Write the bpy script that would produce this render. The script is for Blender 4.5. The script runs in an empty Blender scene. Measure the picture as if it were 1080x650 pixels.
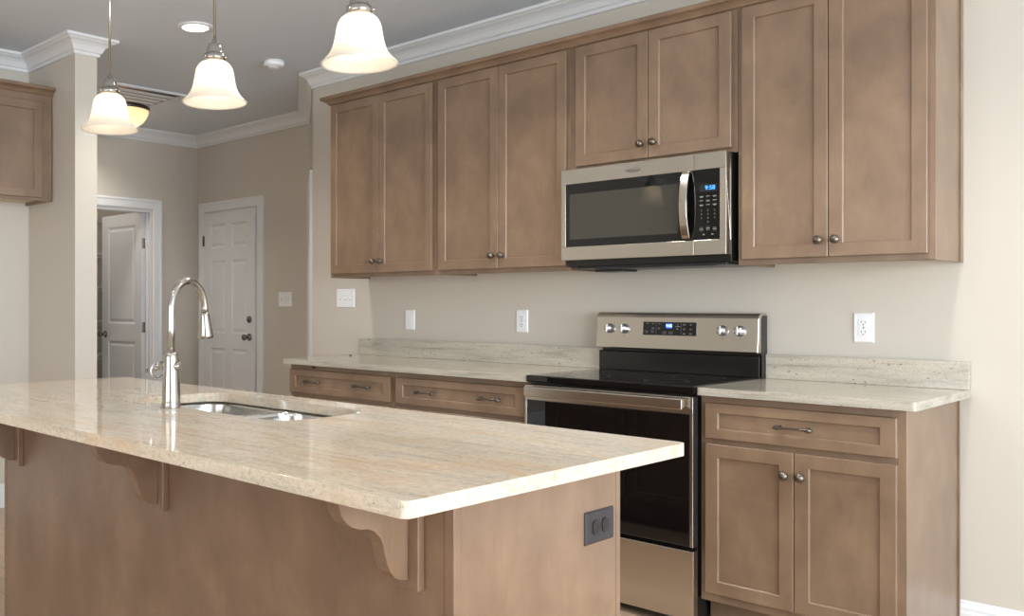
import bpy, bmesh, math, random
from mathutils import Matrix, Vector
PI = math.pi
S = bpy.context.scene
C = S.collection

# ------------------------------------------------------------------ camera, world, light, exposure
EYE = (2.3888, -3.9819, 1.2279)
cd = bpy.data.cameras.new('camera'); cam = bpy.data.objects.new('camera', cd); C.objects.link(cam)
cam.location = EYE
cam.rotation_euler = (PI/2, 0, 0.8375)
cd.sensor_fit = 'HORIZONTAL'; cd.sensor_width = 36.0
cd.lens = 966.08/1080*36
cd.shift_x = (540-343.37)/1080
cd.shift_y = -(325-320.5)/1080
cd.clip_start = 0.05; cd.clip_end = 60
S.camera = cam

w = bpy.data.worlds.new('world'); S.world = w; w.use_nodes = True
bg = w.node_tree.nodes['Background']
bg.inputs[0].default_value = (0.86, 0.93, 1.0, 1); bg.inputs[1].default_value = 1.6

def area(name, loc, rot, sx, sy, power, col=(1, 1, 1)):
    l = bpy.data.lights.new(name, 'AREA'); l.shape = 'RECTANGLE'; l.size = sx; l.size_y = sy
    l.energy = power; l.color = col
    o = bpy.data.objects.new(name, l); o.location = loc; o.rotation_euler = rot; C.objects.link(o)
    return o
# daylight through the windows of the room (right wall, and the wall behind the camera)
area('window_light_right', (5.55, -3.0, 1.45), (0, PI/2, 0), 1.9, 4.0, 240, (0.80, 0.91, 1.0))
area('window_light_rear', (1.6, -8.35, 1.45), (PI/2, 0, 0), 5.0, 1.9, 48, (1.0, 0.96, 0.90))

S.view_settings.view_transform = 'Standard'; S.view_settings.look = 'None'
S.view_settings.gamma = 1.0; S.view_settings.use_curve_mapping = False
S.view_settings.exposure = 1.0

# ------------------------------------------------------------------ materials
def srgb(r, g, b):
    f = lambda c: (c/255/12.92 if c/255 <= .04045 else ((c/255+.055)/1.055)**2.4)
    return (f(r), f(g), f(b), 1)
def mat(name, col, rough=.5, metal=0., coat=0., emit=None, estr=0., spec=.5, trans=0.):
    m = bpy.data.materials.new(name); m.use_nodes = True
    b = m.node_tree.nodes['Principled BSDF']
    b.inputs['Base Color'].default_value = col; b.inputs['Roughness'].default_value = rough
    b.inputs['Metallic'].default_value = metal; b.inputs['Coat Weight'].default_value = coat
    b.inputs['Specular IOR Level'].default_value = spec
    b.inputs['Transmission Weight'].default_value = trans
    if emit: b.inputs['Emission Color'].default_value = emit; b.inputs['Emission Strength'].default_value = estr
    return m
def nodes(m): return m.node_tree.nodes, m.node_tree.links, m.node_tree.nodes['Principled BSDF']
def coords(m, scale, kind='Object'):
    n, l, b = nodes(m)
    tc = n.new('ShaderNodeTexCoord'); mp = n.new('ShaderNodeMapping'); mp.inputs['Scale'].default_value = scale
    l.new(tc.outputs[kind], mp.inputs['Vector']); return mp.outputs[0]
def noise(m, vec, scale, detail=4, rough=.5, dist=0.):
    n, l, b = nodes(m); t = n.new('ShaderNodeTexNoise'); t.inputs['Scale'].default_value = scale
    t.inputs['Detail'].default_value = detail; t.inputs['Roughness'].default_value = rough
    t.inputs['Distortion'].default_value = dist
    l.new(vec, t.inputs['Vector']); return t.outputs['Fac']
def ramp(m, fac, stops):
    n, l, b = nodes(m); r = n.new('ShaderNodeValToRGB'); e = r.color_ramp.elements
    while len(e) < len(stops): e.new(.5)
    for k, (p, c) in enumerate(stops): e[k].position = p; e[k].color = c
    l.new(fac, r.inputs[0]); return r.outputs[0]
def mix(m, fac, a, b_, mode='MIX'):
    n, l, b = nodes(m); x = n.new('ShaderNodeMix'); x.data_type = 'RGBA'; x.blend_type = mode
    for sock, v in ((x.inputs[0], fac), (x.inputs[6], a), (x.inputs[7], b_)):
        if hasattr(v, 'links'): l.new(v, sock)
        else: sock.default_value = v
    return x.outputs[2]
def setcol(m, c): m.node_tree.links.new(c, m.node_tree.nodes['Principled BSDF'].inputs['Base Color'])
def bump(m, h, strength=.1, dist=.002):
    n, l, b = nodes(m); x = n.new('ShaderNodeBump'); x.inputs['Strength'].default_value = strength
    x.inputs['Distance'].default_value = dist; l.new(h, x.inputs['Height']); l.new(x.outputs[0], b.inputs['Normal'])

def paint(name, col, rough=.55):
    m = mat(name, col, rough)
    h = noise(m, coords(m, (1, 1, 1)), 220, 3); bump(m, h, .05, .001); return m
M = {}
M['wall'] = paint('beige_wall_paint', srgb(203, 195, 183), .5)
M['ceiling'] = paint('grey_ceiling_paint', srgb(216, 222, 229), .7)
M['trim'] = mat('white_trim_paint', srgb(228, 228, 228), .35)
M['door'] = mat('white_door_paint', srgb(222, 222, 222), .4)

def wood(name, c0, c1, c2, rough=.36, grain=(1, 1, .06)):
    m = mat(name, c1, rough)
    n, l, b = nodes(m)
    big = noise(m, coords(m, (1, 1, .7)), 6.5, 6, .62, .25)
    base = ramp(m, big, [(.28, c0), (.52, c1), (.74, c2)])
    g = noise(m, coords(m, grain), 130, 4, .6)
    gr = ramp(m, g, [(.3, (.965, .965, .965, 1)), (.7, (1.025, 1.025, 1.025, 1))])
    setcol(m, mix(m, 1.0, base, gr, 'MULTIPLY'))
    bump(m, g, .06, .0006)
    b.inputs['Coat Weight'].default_value = .5; b.inputs['Coat Roughness'].default_value = .38
    return m
M['wood'] = wood('stained_maple', srgb(113, 90, 70), srgb(129, 104, 82), srgb(144, 118, 94))
M['wood_h'] = wood('stained_maple_horizontal', srgb(113, 90, 70), srgb(129, 104, 82), srgb(144, 118, 94), grain=(.06, 1, 1))
M['wood_island'] = wood('stained_maple_panel', srgb(110, 84, 64), srgb(125, 98, 76), srgb(141, 113, 89), .34)
M['raw_wood'] = wood('unfinished_birch', srgb(196, 172, 134), srgb(208, 184, 146), srgb(216, 194, 158), .6)

def granite(name):
    m = mat(name, (1, 1, 1, 1), .05, spec=.65)
    n, l, b = nodes(m)
    band = noise(m, coords(m, (.35, 1.5, 1.5)), 4.2, 6, .62, .5)
    c = ramp(m, band, [(.25, srgb(184, 170, 150)), (.42, srgb(213, 198, 178)), (.55, srgb(198, 189, 174)), (.66, srgb(216, 195, 168)), (.8, srgb(176, 168, 154))])
    streak = noise(m, coords(m, (.16, 1.6, 1.6)), 26, 5, .65, .35)
    c = mix(m, 1., c, ramp(m, streak, [(.3, (.80, .78, .74, 1)), (.48, (1, 1, 1, 1)), (.7, (1.04, 1.03, 1.0, 1))]), 'MULTIPLY')
    mid = noise(m, coords(m, (.7, 1, 1)), 110, 3, .6)
    c = mix(m, 1., c, ramp(m, mid, [(.32, (.80, .79, .76, 1)), (.5, (1, 1, 1, 1)), (.72, (1.06, 1.06, 1.05, 1))]), 'MULTIPLY')
    fine = noise(m, coords(m, (1, 1, 1)), 420, 2, .5)
    c = mix(m, 1., c, ramp(m, fine, [(.3, (.84, .83, .82, 1)), (.55, (1, 1, 1, 1))]), 'MULTIPLY')
    sp = noise(m, coords(m, (.6, 1, 1)), 150, 2, .5)
    c = mix(m, ramp(m, sp, [(.68, (0, 0, 0, 1)), (.74, (.8, .8, .8, 1))]), c, srgb(122, 104, 88))
    rust = noise(m, coords(m, (.4, 1, 1)), 9, 4, .6, .4)
    c = mix(m, ramp(m, rust, [(.52, (0, 0, 0, 1)), (.70, (.6, .6, .6, 1))]), c, srgb(196, 164, 130))
    setcol(m, c); return m
M['granite'] = granite('cream_granite')
def granite_grey_lit(name):  # same stone as the island; its greyer light is put into the colour
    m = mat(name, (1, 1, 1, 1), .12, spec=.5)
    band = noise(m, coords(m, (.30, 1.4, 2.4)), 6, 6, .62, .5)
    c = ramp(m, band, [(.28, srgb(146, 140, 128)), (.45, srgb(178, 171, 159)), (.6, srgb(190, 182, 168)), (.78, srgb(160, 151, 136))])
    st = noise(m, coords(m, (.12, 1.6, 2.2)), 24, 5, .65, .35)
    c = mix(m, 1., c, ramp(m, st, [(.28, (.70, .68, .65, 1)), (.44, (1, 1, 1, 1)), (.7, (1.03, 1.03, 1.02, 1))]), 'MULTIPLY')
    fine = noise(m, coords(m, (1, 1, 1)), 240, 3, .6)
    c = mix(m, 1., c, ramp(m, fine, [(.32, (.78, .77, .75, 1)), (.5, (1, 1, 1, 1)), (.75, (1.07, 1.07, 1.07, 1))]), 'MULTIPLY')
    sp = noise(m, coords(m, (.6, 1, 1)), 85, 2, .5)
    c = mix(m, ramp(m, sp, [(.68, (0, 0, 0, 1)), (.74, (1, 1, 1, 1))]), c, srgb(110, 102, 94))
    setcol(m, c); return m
M['granite_grey_lit'] = granite_grey_lit('grey_lit_granite')

def steel(name, col, rough, sc=(1.5, 1.5, 160)):
    m = mat(name, col, rough, 1.)
    g = noise(m, coords(m, sc), 8, 2, .5)
    n, l, b = nodes(m)
    r = n.new('ShaderNodeMapRange'); r.inputs['To Min'].default_value = rough-.008; r.inputs['To Max'].default_value = rough+.008
    l.new(g, r.inputs['Value']); l.new(r.outputs[0], b.inputs['Roughness'])
    b.inputs['Anisotropic'].default_value = .35
    return m
M['steel'] = steel('brushed_stainless', srgb(204, 197, 186), .22)
M['nickel'] = mat('brushed_nickel', srgb(176, 172, 166), .2, 1.)
M['dark_satin'] = mat('satin_dark_nickel', srgb(128, 124, 120), .2, 1.)
M['chrome'] = mat('polished_chrome', srgb(225, 225, 228), .08, 1.)
M['bronze'] = mat('antique_pewter', srgb(112, 104, 95), .32, .9)
M['sink'] = mat('satin_sink_steel', srgb(205, 204, 200), .2, 1.)
M['black_glass'] = mat('black_glass', srgb(14, 13, 13), .015, spec=.6)
M['window_mesh'] = mat('oven_window', srgb(60, 58, 52), .0, spec=.6)
M['black'] = mat('black_enamel', srgb(22, 21, 21), .16)
M['black_dull'] = mat('black_plastic', srgb(24, 24, 25), .5)
M['darkgrey'] = mat('dark_grey_metal', srgb(62, 62, 64), .35, .6)
M['plate'] = mat('white_plastic', srgb(240, 240, 240), .3)
M['plate_dark'] = mat('charcoal_plastic', srgb(48, 44, 47), .4)
M['face_dark'] = mat('dark_receptacle', srgb(30, 28, 29), .4)
M['slot'] = mat('dark_slot', srgb(50, 48, 46), .6)
M['slot_light'] = mat('pale_grey_slot', srgb(196, 196, 196), .5)
M['marking'] = mat('grey_marking', srgb(150, 150, 146), .5)
M['blue'] = mat('blue_display', srgb(10, 20, 40), .3, emit=srgb(60, 160, 255), estr=1.6)
M['lcd'] = mat('display_back', srgb(34, 40, 40), .2)
M['knobface'] = mat('metal_knob', srgb(222, 222, 222), .22, .9)
def glow(name, col, s, top=None):
    m = mat(name, srgb(250, 240, 225), .35, emit=col, estr=s); return m
M['shade'] = glow('frosted_glass_lit', (1.0, .93, .82, 1), 0.55)
M['bowl'] = glow('alabaster_glass_lit', (1.0, .80, .58, 1), 0.55)
M['bulb'] = glow('lamp_bulb', (1.0, .9, .75, 1), 7)
M['led'] = glow('downlight_lens', (1.0, .98, .94, 1), 6)
def frosted(name, tint):
    m = bpy.data.materials.new(name); m.use_nodes = True; n = m.node_tree.nodes; l = m.node_tree.links
    n.clear(); out = n.new('ShaderNodeOutputMaterial'); d = n.new('ShaderNodeBsdfDiffuse'); t = n.new('ShaderNodeBsdfTranslucent')
    g = n.new('ShaderNodeBsdfGlossy'); g.inputs['Roughness'].default_value = .25
    d.inputs[0].default_value = tint; t.inputs[0].default_value = tint
    a = n.new('ShaderNodeMixShader'); a.inputs[0].default_value = .55; l.new(d.outputs[0], a.inputs[1]); l.new(t.outputs[0], a.inputs[2])
    b = n.new('ShaderNodeMixShader'); b.inputs[0].default_value = .06; l.new(a.outputs[0], b.inputs[1]); l.new(g.outputs[0], b.inputs[2])
    l.new(b.outputs[0], out.inputs[0]); return m
M['frosted'] = frosted('frosted_glass', (.93, .88, .80, 1))
M['amber'] = frosted('amber_frosted_glass', (.93, .74, .52, 1))

fm = mat('oak_plank_floor', (1, 1, 1, 1), .35); n, l, b = nodes(fm)
br = n.new('ShaderNodeTexBrick'); l.new(coords(fm, (1, 1, 1)), br.inputs['Vector'])
br.inputs['Scale'].default_value = 1; br.inputs['Brick Width'].default_value = 1.2; br.inputs['Row Height'].default_value = .15
br.inputs['Mortar Size'].default_value = .0015; br.inputs['Color1'].default_value = srgb(186, 162, 140); br.inputs['Color2'].default_value = srgb(170, 146, 124)
br.inputs['Mortar'].default_value = srgb(110, 92, 76)
fg = noise(fm, coords(fm, (.12, 2, 1)), 22, 5, .6)
setcol(fm, mix(fm, 1., br.outputs[0], ramp(fm, fg, [(.3, (.84, .84, .84, 1)), (.7, (1.08, 1.08, 1.08, 1))]), 'MULTIPLY'))
M['floor'] = fm

# ------------------------------------------------------------------ mesh helpers
class MB:
    def __init__(s): s.bm = bmesh.new()
    def box(s, x0, x1, y0, y1, z0, z1):
        v = [s.bm.verts.new((x, y, z)) for x in (x0, x1) for y in (y0, y1) for z in (z0, z1)]
        for f in ((0, 1, 3, 2), (4, 6, 7, 5), (0, 4, 5, 1), (2, 3, 7, 6), (0, 2, 6, 4), (1, 5, 7, 3)):
            s.bm.faces.new([v[i] for i in f])
        return s
    def rings(s, rings, closed=True, cap=True, smooth=True):
        vs = [[s.bm.verts.new(p) for p in r] for r in rings]; n = len(vs[0])
        for a, b in zip(vs, vs[1:]):
            for i in range(n if closed else n-1):
                f = s.bm.faces.new((a[i], a[(i+1) % n], b[(i+1) % n], b[i])); f.smooth = smooth
        if cap:
            for r in (vs[0], vs[-1]):
                if len(r) > 2: s.bm.faces.new(r)
        return s
    def lathe(s, prof, n=32, at=(0, 0, 0), axis='z', cap=False):
        rings = []
        for r, h in prof:
            r = max(r, 1e-5); ring = []
            for k in range(n):
                a = 2*PI*k/n; u, v = r*math.cos(a), r*math.sin(a)
                p = {'z': (u, v, h), 'y': (u, h, v), 'x': (h, u, v)}[axis]
                ring.append((p[0]+at[0], p[1]+at[1], p[2]+at[2]))
            rings.append(ring)
        return s.rings(rings, True, cap)
    def tube(s, pts, rad, n=12, cap=True):
        pts = [Vector(p) for p in pts]
        if not hasattr(rad, '__len__'): rad = [rad]*len(pts)
        rings = []; up = None
        for i, p in enumerate(pts):
            t = (pts[min(i+1, len(pts)-1)]-pts[max(i-1, 0)]).normalized()
            if up is None:
                up = Vector((0, 0, 1)) if abs(t.z) < .9 else Vector((1, 0, 0))
            a = t.cross(up).normalized(); up = a.cross(t).normalized()
            rings.append([p+rad[i]*(math.cos(2*PI*k/n)*a+math.sin(2*PI*k/n)*up) for k in range(n)])
        return s.rings(rings, True, cap)
    def prism(s, poly, axis, a0, a1, smooth=False):
        def P(u, v, a): return {'x': (a, u, v), 'y': (u, a, v), 'z': (u, v, a)}[axis]
        A = [s.bm.verts.new(P(u, v, a0)) for u, v in poly]; B = [s.bm.verts.new(P(u, v, a1)) for u, v in poly]
        n = len(poly)
        for i in range(n):
            f = s.bm.faces.new((A[i], A[(i+1) % n], B[(i+1) % n], B[i])); f.smooth = smooth
        s.bm.faces.new(A); s.bm.faces.new(B[::-1]); return s
    def sweep(s, path, prof, closed=False):
        """mitred sweep; prof = closed outline of (offset to the left of travel, z)"""
        n = len(path); rings = []
        def nrm(a, b):
            d = Vector((b[0]-a[0], b[1]-a[1])).normalized(); return Vector((-d.y, d.x))
        for i, p in enumerate(path):
            ns = []
            if closed or i > 0: ns.append(nrm(path[i-1], p))
            if closed or i < n-1: ns.append(nrm(p, path[(i+1) % n]))
            if len(ns) == 1: m = ns[0]
            else: m = ns[0]+ns[1]; m = m/(m.dot(ns[0]))
            rings.append([(p[0]+m.x*o, p[1]+m.y*o, z) for o, z in prof])
        if closed: rings.append(rings[0])
        return s.rings(rings, True, not closed, False)
    def xf(s, m): bmesh.ops.transform(s.bm, matrix=m, verts=s.bm.verts); return s

WO = {}
def wpos(o): return WO.get(o.name, Vector((0, 0, 0))) if o else Vector((0, 0, 0))
def obj(name, mb, m, parent=None, bev=0., seg=2, at=None):
    """links the mesh; mesh built in world coordinates unless `at` gives the world position of a local mesh"""
    bm = mb.bm if isinstance(mb, MB) else mb
    bmesh.ops.remove_doubles(bm, verts=bm.verts, dist=1e-6)
    bmesh.ops.recalc_face_normals(bm, faces=bm.faces)
    if at is None and bm.verts:
        lo = Vector([min(v.co[i] for v in bm.verts) for i in range(3)]); hi = Vector([max(v.co[i] for v in bm.verts) for i in range(3)])
        at = Vector(((lo.x+hi.x)/2, (lo.y+hi.y)/2, lo.z)) if m in KEEP_LOCAL else wpos(parent)
        bmesh.ops.translate(bm, vec=-at, verts=bm.verts)
    at = Vector(at)
    me = bpy.data.meshes.new(name); bm.to_mesh(me); bm.free()
    me.materials.append(m)
    o = bpy.data.objects.new(name, me); C.objects.link(o); o.parent = parent
    o.location = at-wpos(parent); WO[o.name] = at
    if bev:
        b = o.modifiers.new('bevel', 'BEVEL'); b.width = bev; b.segments = seg; b.limit_method = 'ANGLE'; b.angle_limit = math.radians(40)
    return o
KEEP_LOCAL = set()
def thing(name, label, cat, loc, group=None, rz=0.):
    o = bpy.data.objects.new(name, None); o.empty_display_size = .05; C.objects.link(o); o.location = loc
    o.rotation_euler = (0, 0, rz)
    WO[o.name] = Vector(loc); return tag(o, label, cat, group)
def tag(o, label, cat, group=None):
    o['label'] = label; o['category'] = cat
    if group: o['group'] = group
    return o
def struct(name, mb, m, parent=None, bev=0.):
    o = obj(name, mb, m, parent, bev)
    if parent is None: o['kind'] = 'structure'
    return o
def inst(src, parent, at):
    o = src.copy(); C.objects.link(o); o.parent = parent; o.location = Vector(at)-wpos(parent); WO[o.name] = Vector(at); return o
def copy_thing(r, loc, label, rz=None):
    n = r.copy(); C.objects.link(n); n.location = loc; n['label'] = label
    if rz is not None: n.rotation_euler = (0, 0, rz)
    for c in list(r.children):
        d = c.copy(); C.objects.link(d); d.parent = n
        for g in list(c.children):
            e = g.copy(); C.objects.link(e); e.parent = d
    return n
def text_mesh(name, body, size, m, parent, at, rot, ext=.0003):
    cu = bpy.data.curves.new(name, 'FONT'); cu.body = body; cu.size = size; cu.extrude = ext
    cu.align_x = 'CENTER'; cu.align_y = 'CENTER'
    t = bpy.data.objects.new(name, cu); C.objects.link(t)
    bpy.context.view_layer.update()
    me = bpy.data.meshes.new_from_object(t.evaluated_get(bpy.context.evaluated_depsgraph_get()))
    bpy.data.objects.remove(t); me.name = name; me.materials.clear(); me.materials.append(m)
    o = bpy.data.objects.new(name, me); C.objects.link(o); o.parent = parent; o.location = Vector(at)-wpos(parent); o.rotation_euler = rot
    WO[o.name] = Vector(at); return o
def text_into(mb, body, size, at):
    """adds lettering facing -y to a mesh"""
    cu = bpy.data.curves.new('t', 'FONT'); cu.body = body; cu.size = size; cu.extrude = .0002; cu.align_x = 'CENTER'; cu.align_y = 'CENTER'
    t = bpy.data.objects.new('t', cu); C.objects.link(t); bpy.context.view_layer.update()
    me = bpy.data.meshes.new_from_object(t.evaluated_get(bpy.context.evaluated_depsgraph_get()))
    bpy.data.objects.remove(t)
    me.transform(Matrix.Translation(at) @ Matrix.Rotation(PI/2, 4, 'X')); mb.bm.from_mesh(me); bpy.data.meshes.remove(me)

# ------------------------------------------------------------------ room shell
CH = 2.74
A = (-2.155, 0.0); B = (-3.046, 0.747); HX = -4.60; HY = .747; SX = -2.41; SY0 = -1.566; SY1 = -1.43; LX = -3.02; RX = 5.4; FYW = -8.2
struct('floor', MB().box(-6.2, 6.2, -9, 1.2, -.1, 0), M['floor'])
struct('ceiling', MB().box(-6.2, 6.2, -9, 1.2, CH, CH+.1), M['ceiling'])
struct('wall_back', MB().prism([(A[0], 0), (RX+.1, 0), (RX+.1, .12), (A[0]+.04, .12)], 'z', 0, CH), M['wall'])
# angled wall with a doorway, seen edge-on from the kitchen
dA = (Vector(B)-Vector(A)); LD = dA.length; dA.normalize(); nA = Vector((-dA.y, dA.x))   # room side
def ang(s, o): p = Vector(A)+dA*s+nA*o; return (p.x, p.y)
def quad(s0, s1, o0, o1): return [ang(s0, o0), ang(s1, o0), ang(s1, o1), ang(s0, o1)]
D0, D1 = .19, .95
wa = MB().prism(quad(0, D0, -.12, 0), 'z', 0, CH).prism(quad(D1, LD, -.12, 0), 'z', 0, CH).prism(quad(D0, D1, -.12, 0), 'z', 2.04, CH)
struct('wall_angled', wa, M['wall'])
struct('wall_hall_back', MB().prism([(HX-.12, HY), (B[0], HY), (B[0]+.1, HY+.12), (HX-.12, HY+.12)], 'z', 0, CH), M['wall'])
PO0, PO1 = -.50, .262      # pantry doorway
struct('wall_hall_left', MB().box(HX-.12, HX, PO1, HY, 0, CH).box(HX-.12, HX, SY1-.14, PO0, 0, CH).box(HX-.12, HX, PO0, PO1, 2.045, CH), M['wall'])
struct('wall_left', MB().prism([(HX-.12, SY1), (SX, SY1), (SX, SY0), (LX, SY0), (LX, FYW-.1), (LX-.12, FYW-.1), (LX-.12, SY0), (HX-.12, SY0)], 'z', 0, CH), M['wall'])
# right wall and rear wall stand behind the camera and hold the windows
def win_wall(axis, pos, th, a0, a1, wins, z0=.75, z1=2.15):
    mb = MB(); a = a0
    def bx(p, q, lo, hi):
        if axis == 'x': mb.box(pos, pos+th, p, q, lo, hi)
        else: mb.box(p, q, pos, pos+th, lo, hi)
    for w0, w1 in wins:
        bx(a, w0, 0, CH); bx(w0, w1, 0, z0); bx(w0, w1, z1, CH); a = w1
    bx(a, a1, 0, CH); return mb
struct('wall_right', win_wall('x', RX, .12, FYW-.1, .12, [(-4.9, -3.3), (-2.7, -1.1)], .5, 2.3), M['wall'])
struct('wall_front', win_wall('y', FYW-.12, .12, LX-.12, RX+.12, [(-.9, .9), (1.5, 3.9)], .5, 2.3), M['wall'])
struct('wall_pantry', MB().box(-6.0, -5.9, -1.3, 1.0, 0, CH).box(-5.9, HX-.12, .90, 1.0, 0, CH).box(-5.9, HX-.12, -1.3, -1.2, 0, CH), M['wall'])
wi = 0
for (ax, pos, a, b_) in (('x', RX, -4.9, -3.3), ('x', RX, -2.7, -1.1), ('y', FYW-.12, -.9, .9), ('y', FYW-.12, 1.5, 3.9)):
    wi += 1; mb = MB(); z0, z1, t = .5, 2.3, .05
    def bx(p, q, lo, hi):
        if ax == 'x': mb.box(pos+.03, pos+.08, p, q, lo, hi)
        else: mb.box(p, q, pos+.04, pos+.09, lo, hi)
    bx(a, a+t, z0, z1); bx(b_-t, b_, z0, z1); bx(a+t, b_-t, z0, z0+t); bx(a+t, b_-t, z1-t, z1); bx(a+t, b_-t, 1.38, 1.43); bx((a+b_)/2-.025, (a+b_)/2+.025, z0+t, 1.38); bx((a+b_)/2-.025, (a+b_)/2+.025, 1.43, z1-t)
    struct('window_%d' % wi, mb, M['trim'])

# ceiling crown, one mitred run round the room
loop = [(RX, 0), A, B, (HX, HY), (HX, SY1), (SX, SY1), (SX, SY0), (LX, SY0), (LX, FYW), (RX, FYW)]
crown = [(0, 2.645), (.010, 2.645), (.013, 2.652), (.013, 2.662), (.022, 2.667), (.027, 2.678), (.036, 2.693), (.050, 2.706), (.066, 2.714), (.074, 2.717), (.078, 2.722), (.088, 2.724), (.092, 2.728), (.092, CH), (0, CH)]
struct('trim_1', MB().sweep(loop, crown, True), M['trim'])
bbp = [(0, 0), (.016, 0), (.016, .100), (.013, .108), (.013, .118), (.007, .128), (.005, .140), (0, .143)]
struct('baseboard_back', MB().sweep([(RX, 0), (1.4486, 0)], bbp), M['trim'])
struct('baseboard_back_corner', MB().sweep([(-1.652, 0), A, ang(D0-.09, 0)], bbp), M['trim'])
struct('baseboard_hall', MB().sweep([ang(D1+.09, 0), B, (-3.63, HY)], bbp), M['trim'])
struct('baseboard_hall_left', MB().sweep([(-4.56, HY), (HX, HY), (HX, .37)], bbp), M['trim'])
struct('baseboard_left', MB().sweep([(HX, -.60), (HX, SY1), (SX, SY1), (SX, SY0), (LX, SY0), (LX, FYW), (RX, FYW), (RX, 0)], bbp), M['trim'])

# casings: outline of (offset from the wall, distance) swept round the opening in its own plane
def casing(name, p0, p1, top, nrm_, wd=.088, parent=None, m=None):
    """p0,p1 plan points of the opening edges on the wall face, nrm_ room-side normal"""
    p0, p1, nv = Vector(p0), Vector(p1), Vector(nrm_).normalized(); d = (p1-p0).normalized(); L = (p1-p0).length
    prof = [(0, 0), (0, .010), (.006, .012), (.010, .016), (wd*.7, .018), (wd*.85, .022), (wd, .020), (wd, 0)]   # (outwards, proud)
    mb = MB(); rings = []
    for (sx, sz, cx_, cz_) in ((0, 0, -1, 0), (0, top, -1, 1), (L, top, 1, 1), (L, 0, 1, 0)):
        r = []
        for o, q in prof:
            s = sx+cx_*o; z = sz+cz_*o; p = p0+d*s+nv*q; r.append((p.x, p.y, z))
        rings.append(r)
    mb.rings(rings, True, True, False)
    return struct(name, mb, m or M['trim'], parent)

# panelled door slab in local coordinates: x 0..w, front at y=0 (facing -y), z 0..h
def panel_door(w, h, rects, th=.035):
    mb = MB(); bm = mb.bm
    xs = sorted({0, w, *[r[0] for r in rects], *[r[1] for r in rects]}); zs = sorted({0, h, *[r[2] for r in rects], *[r[3] for r in rects]})
    for side in (0, 1):
        y0 = 0 if side == 0 else th; sg = 1 if side == 0 else -1
        def Q(a, b, c, d_): bm.faces.new([bm.verts.new(p) for p in (a, b, c, d_)])
        for i in range(len(xs)-1):
            for j in range(len(zs)-1):
                x0, x1, z0, z1 = xs[i], xs[i+1], zs[j], zs[j+1]; cxm, czm = (x0+x1)/2, (z0+z1)/2
                if any(r[0] < cxm < r[1] and r[2] < czm < r[3] for r in rects): continue
                Q((x0, y0, z0), (x1, y0, z0), (x1, y0, z1), (x0, y0, z1))
        for (x0, x1, z0, z1) in rects:
            lv = [(0, 0), (.012, .009), (.026, .009), (.042, .002)]
            rg = [[(x0+a, y0+sg*d_, z0+a), (x1-a, y0+sg*d_, z0+a), (x1-a, y0+sg*d_, z1-a), (x0+a, y0+sg*d_, z1-a)] for a, d_ in lv]
            mb.rings(rg, True, False, False); Q(*rg[-1])
    for a, b_ in (((0, 0), (w, 0)), ((w, 0), (w, h)), ((w, h), (0, h)), ((0, h), (0, 0))):
        bm.faces.new([bm.verts.new(p) for p in ((a[0], 0, a[1]), (b_[0], 0, b_[1]), (b_[0], th, b_[1]), (a[0], th, a[1]))])
    return mb
def hinge(parent, at, rz=0.):
    mb = MB().box(-.016, .016, -.002, 0, -.045, .045).lathe([(.006, -.047), (.006, .047)], 10, (.016, -.004, 0), 'z', True)
    o = obj('hinge', mb, M['nickel'], parent, at=at); return o
def door_knob_mb():
    return MB().lathe([(0, 0), (.032, 0), (.032, -.006), (.012, -.012), (.011, -.035), (.020, -.042), (.027, -.055), (.024, -.068), (.012, -.075), (0, -.076)], 24, (0, 0, 0), 'y')

# door_1: closed six-panel door in the hall back wall
dx0, dx1 = -4.462, -3.718
w6 = dx1-dx0
pw = (w6-.30)/2; a0, a1, b0, b1 = .105, .105+pw, w6-.105-pw, w6-.105
six = [(p, q, z0, z1) for p, q in ((a0, a1), (b0, b1)) for z0, z1 in ((.22, .83), (.96, 1.60), (1.71, 1.92))]
mb = panel_door(w6, 2.03, six).xf(Matrix.Translation((dx0, HY-.030, .008)))
d1 = struct('door_1', mb, M['door'])
casing('door_casing', (dx1+.008, HY), (dx0-.008, HY), 2.045, (0, -1), parent=d1)
k = obj('door_knob', door_knob_mb(), M['dark_satin'], d1, at=(dx1-.068, HY-.030, .945))
mbk = MB().lathe([(0, 0), (.030, 0), (.029, -.010), (.020, -.014), (0, -.015)], 24, (0, 0, 0), 'y').box(-.004, .004, -.026, -.012, -.014, .014)
obj('deadbolt', mbk, M['dark_satin'], d1, at=(dx1-.068, HY-.030, 1.095))
for z in (.25, 1.02, 1.79): obj('hinge', MB().box(-.004, .012, -.002, 0, -.045, .045).lathe([(.006, -.047), (.006, .047)], 10, (-.004, -.005, 0), 'z', True), M['bronze'], d1, at=(dx0, HY-.030, z))

# door_2: two-panel pantry door standing open at a right angle
hx, hy = HX-.075, .205
two = [(.115, .595, .24, .88), (.115, .595, 1.04, 1.92)]
mb = panel_door(.71, 2.03, two).xf(Matrix.Translation((hx-.71, hy, .008)))
d2 = struct('door_2', mb, M['door'])
obj('door_knob', door_knob_mb(), M['dark_satin'], d2, at=(hx-.71+.065, hy, .945))
for z in (.25, 1.02, 1.76):
    obj('hinge', MB().box(0, .002, .002, .034, -.045, .045).box(.004, .006, .036, .058, -.045, .045).lathe([(.006, -.047), (.006, .047)], 10, (.003, .037, 0), 'z', True), M['nickel'], d2, at=(hx, hy, z))
fr = casing('door_frame', (HX, PO1+.006), (HX, PO0-.006), 2.05, (1, 0), parent=d2)
jm = MB().box(HX-.119, HX-.001, PO1-.018, PO1, 0, 2.045).box(HX-.119, HX-.001, PO0, PO0+.018, 0, 2.045).box(HX-.119, HX-.001, PO0+.018, PO1-.018, 2.027, 2.045)
jm.box(HX-.055, HX-.043, PO1-.030, PO1-.018, 0, 2.027)
obj('door_jamb', jm, M['trim'], d2)
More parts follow.
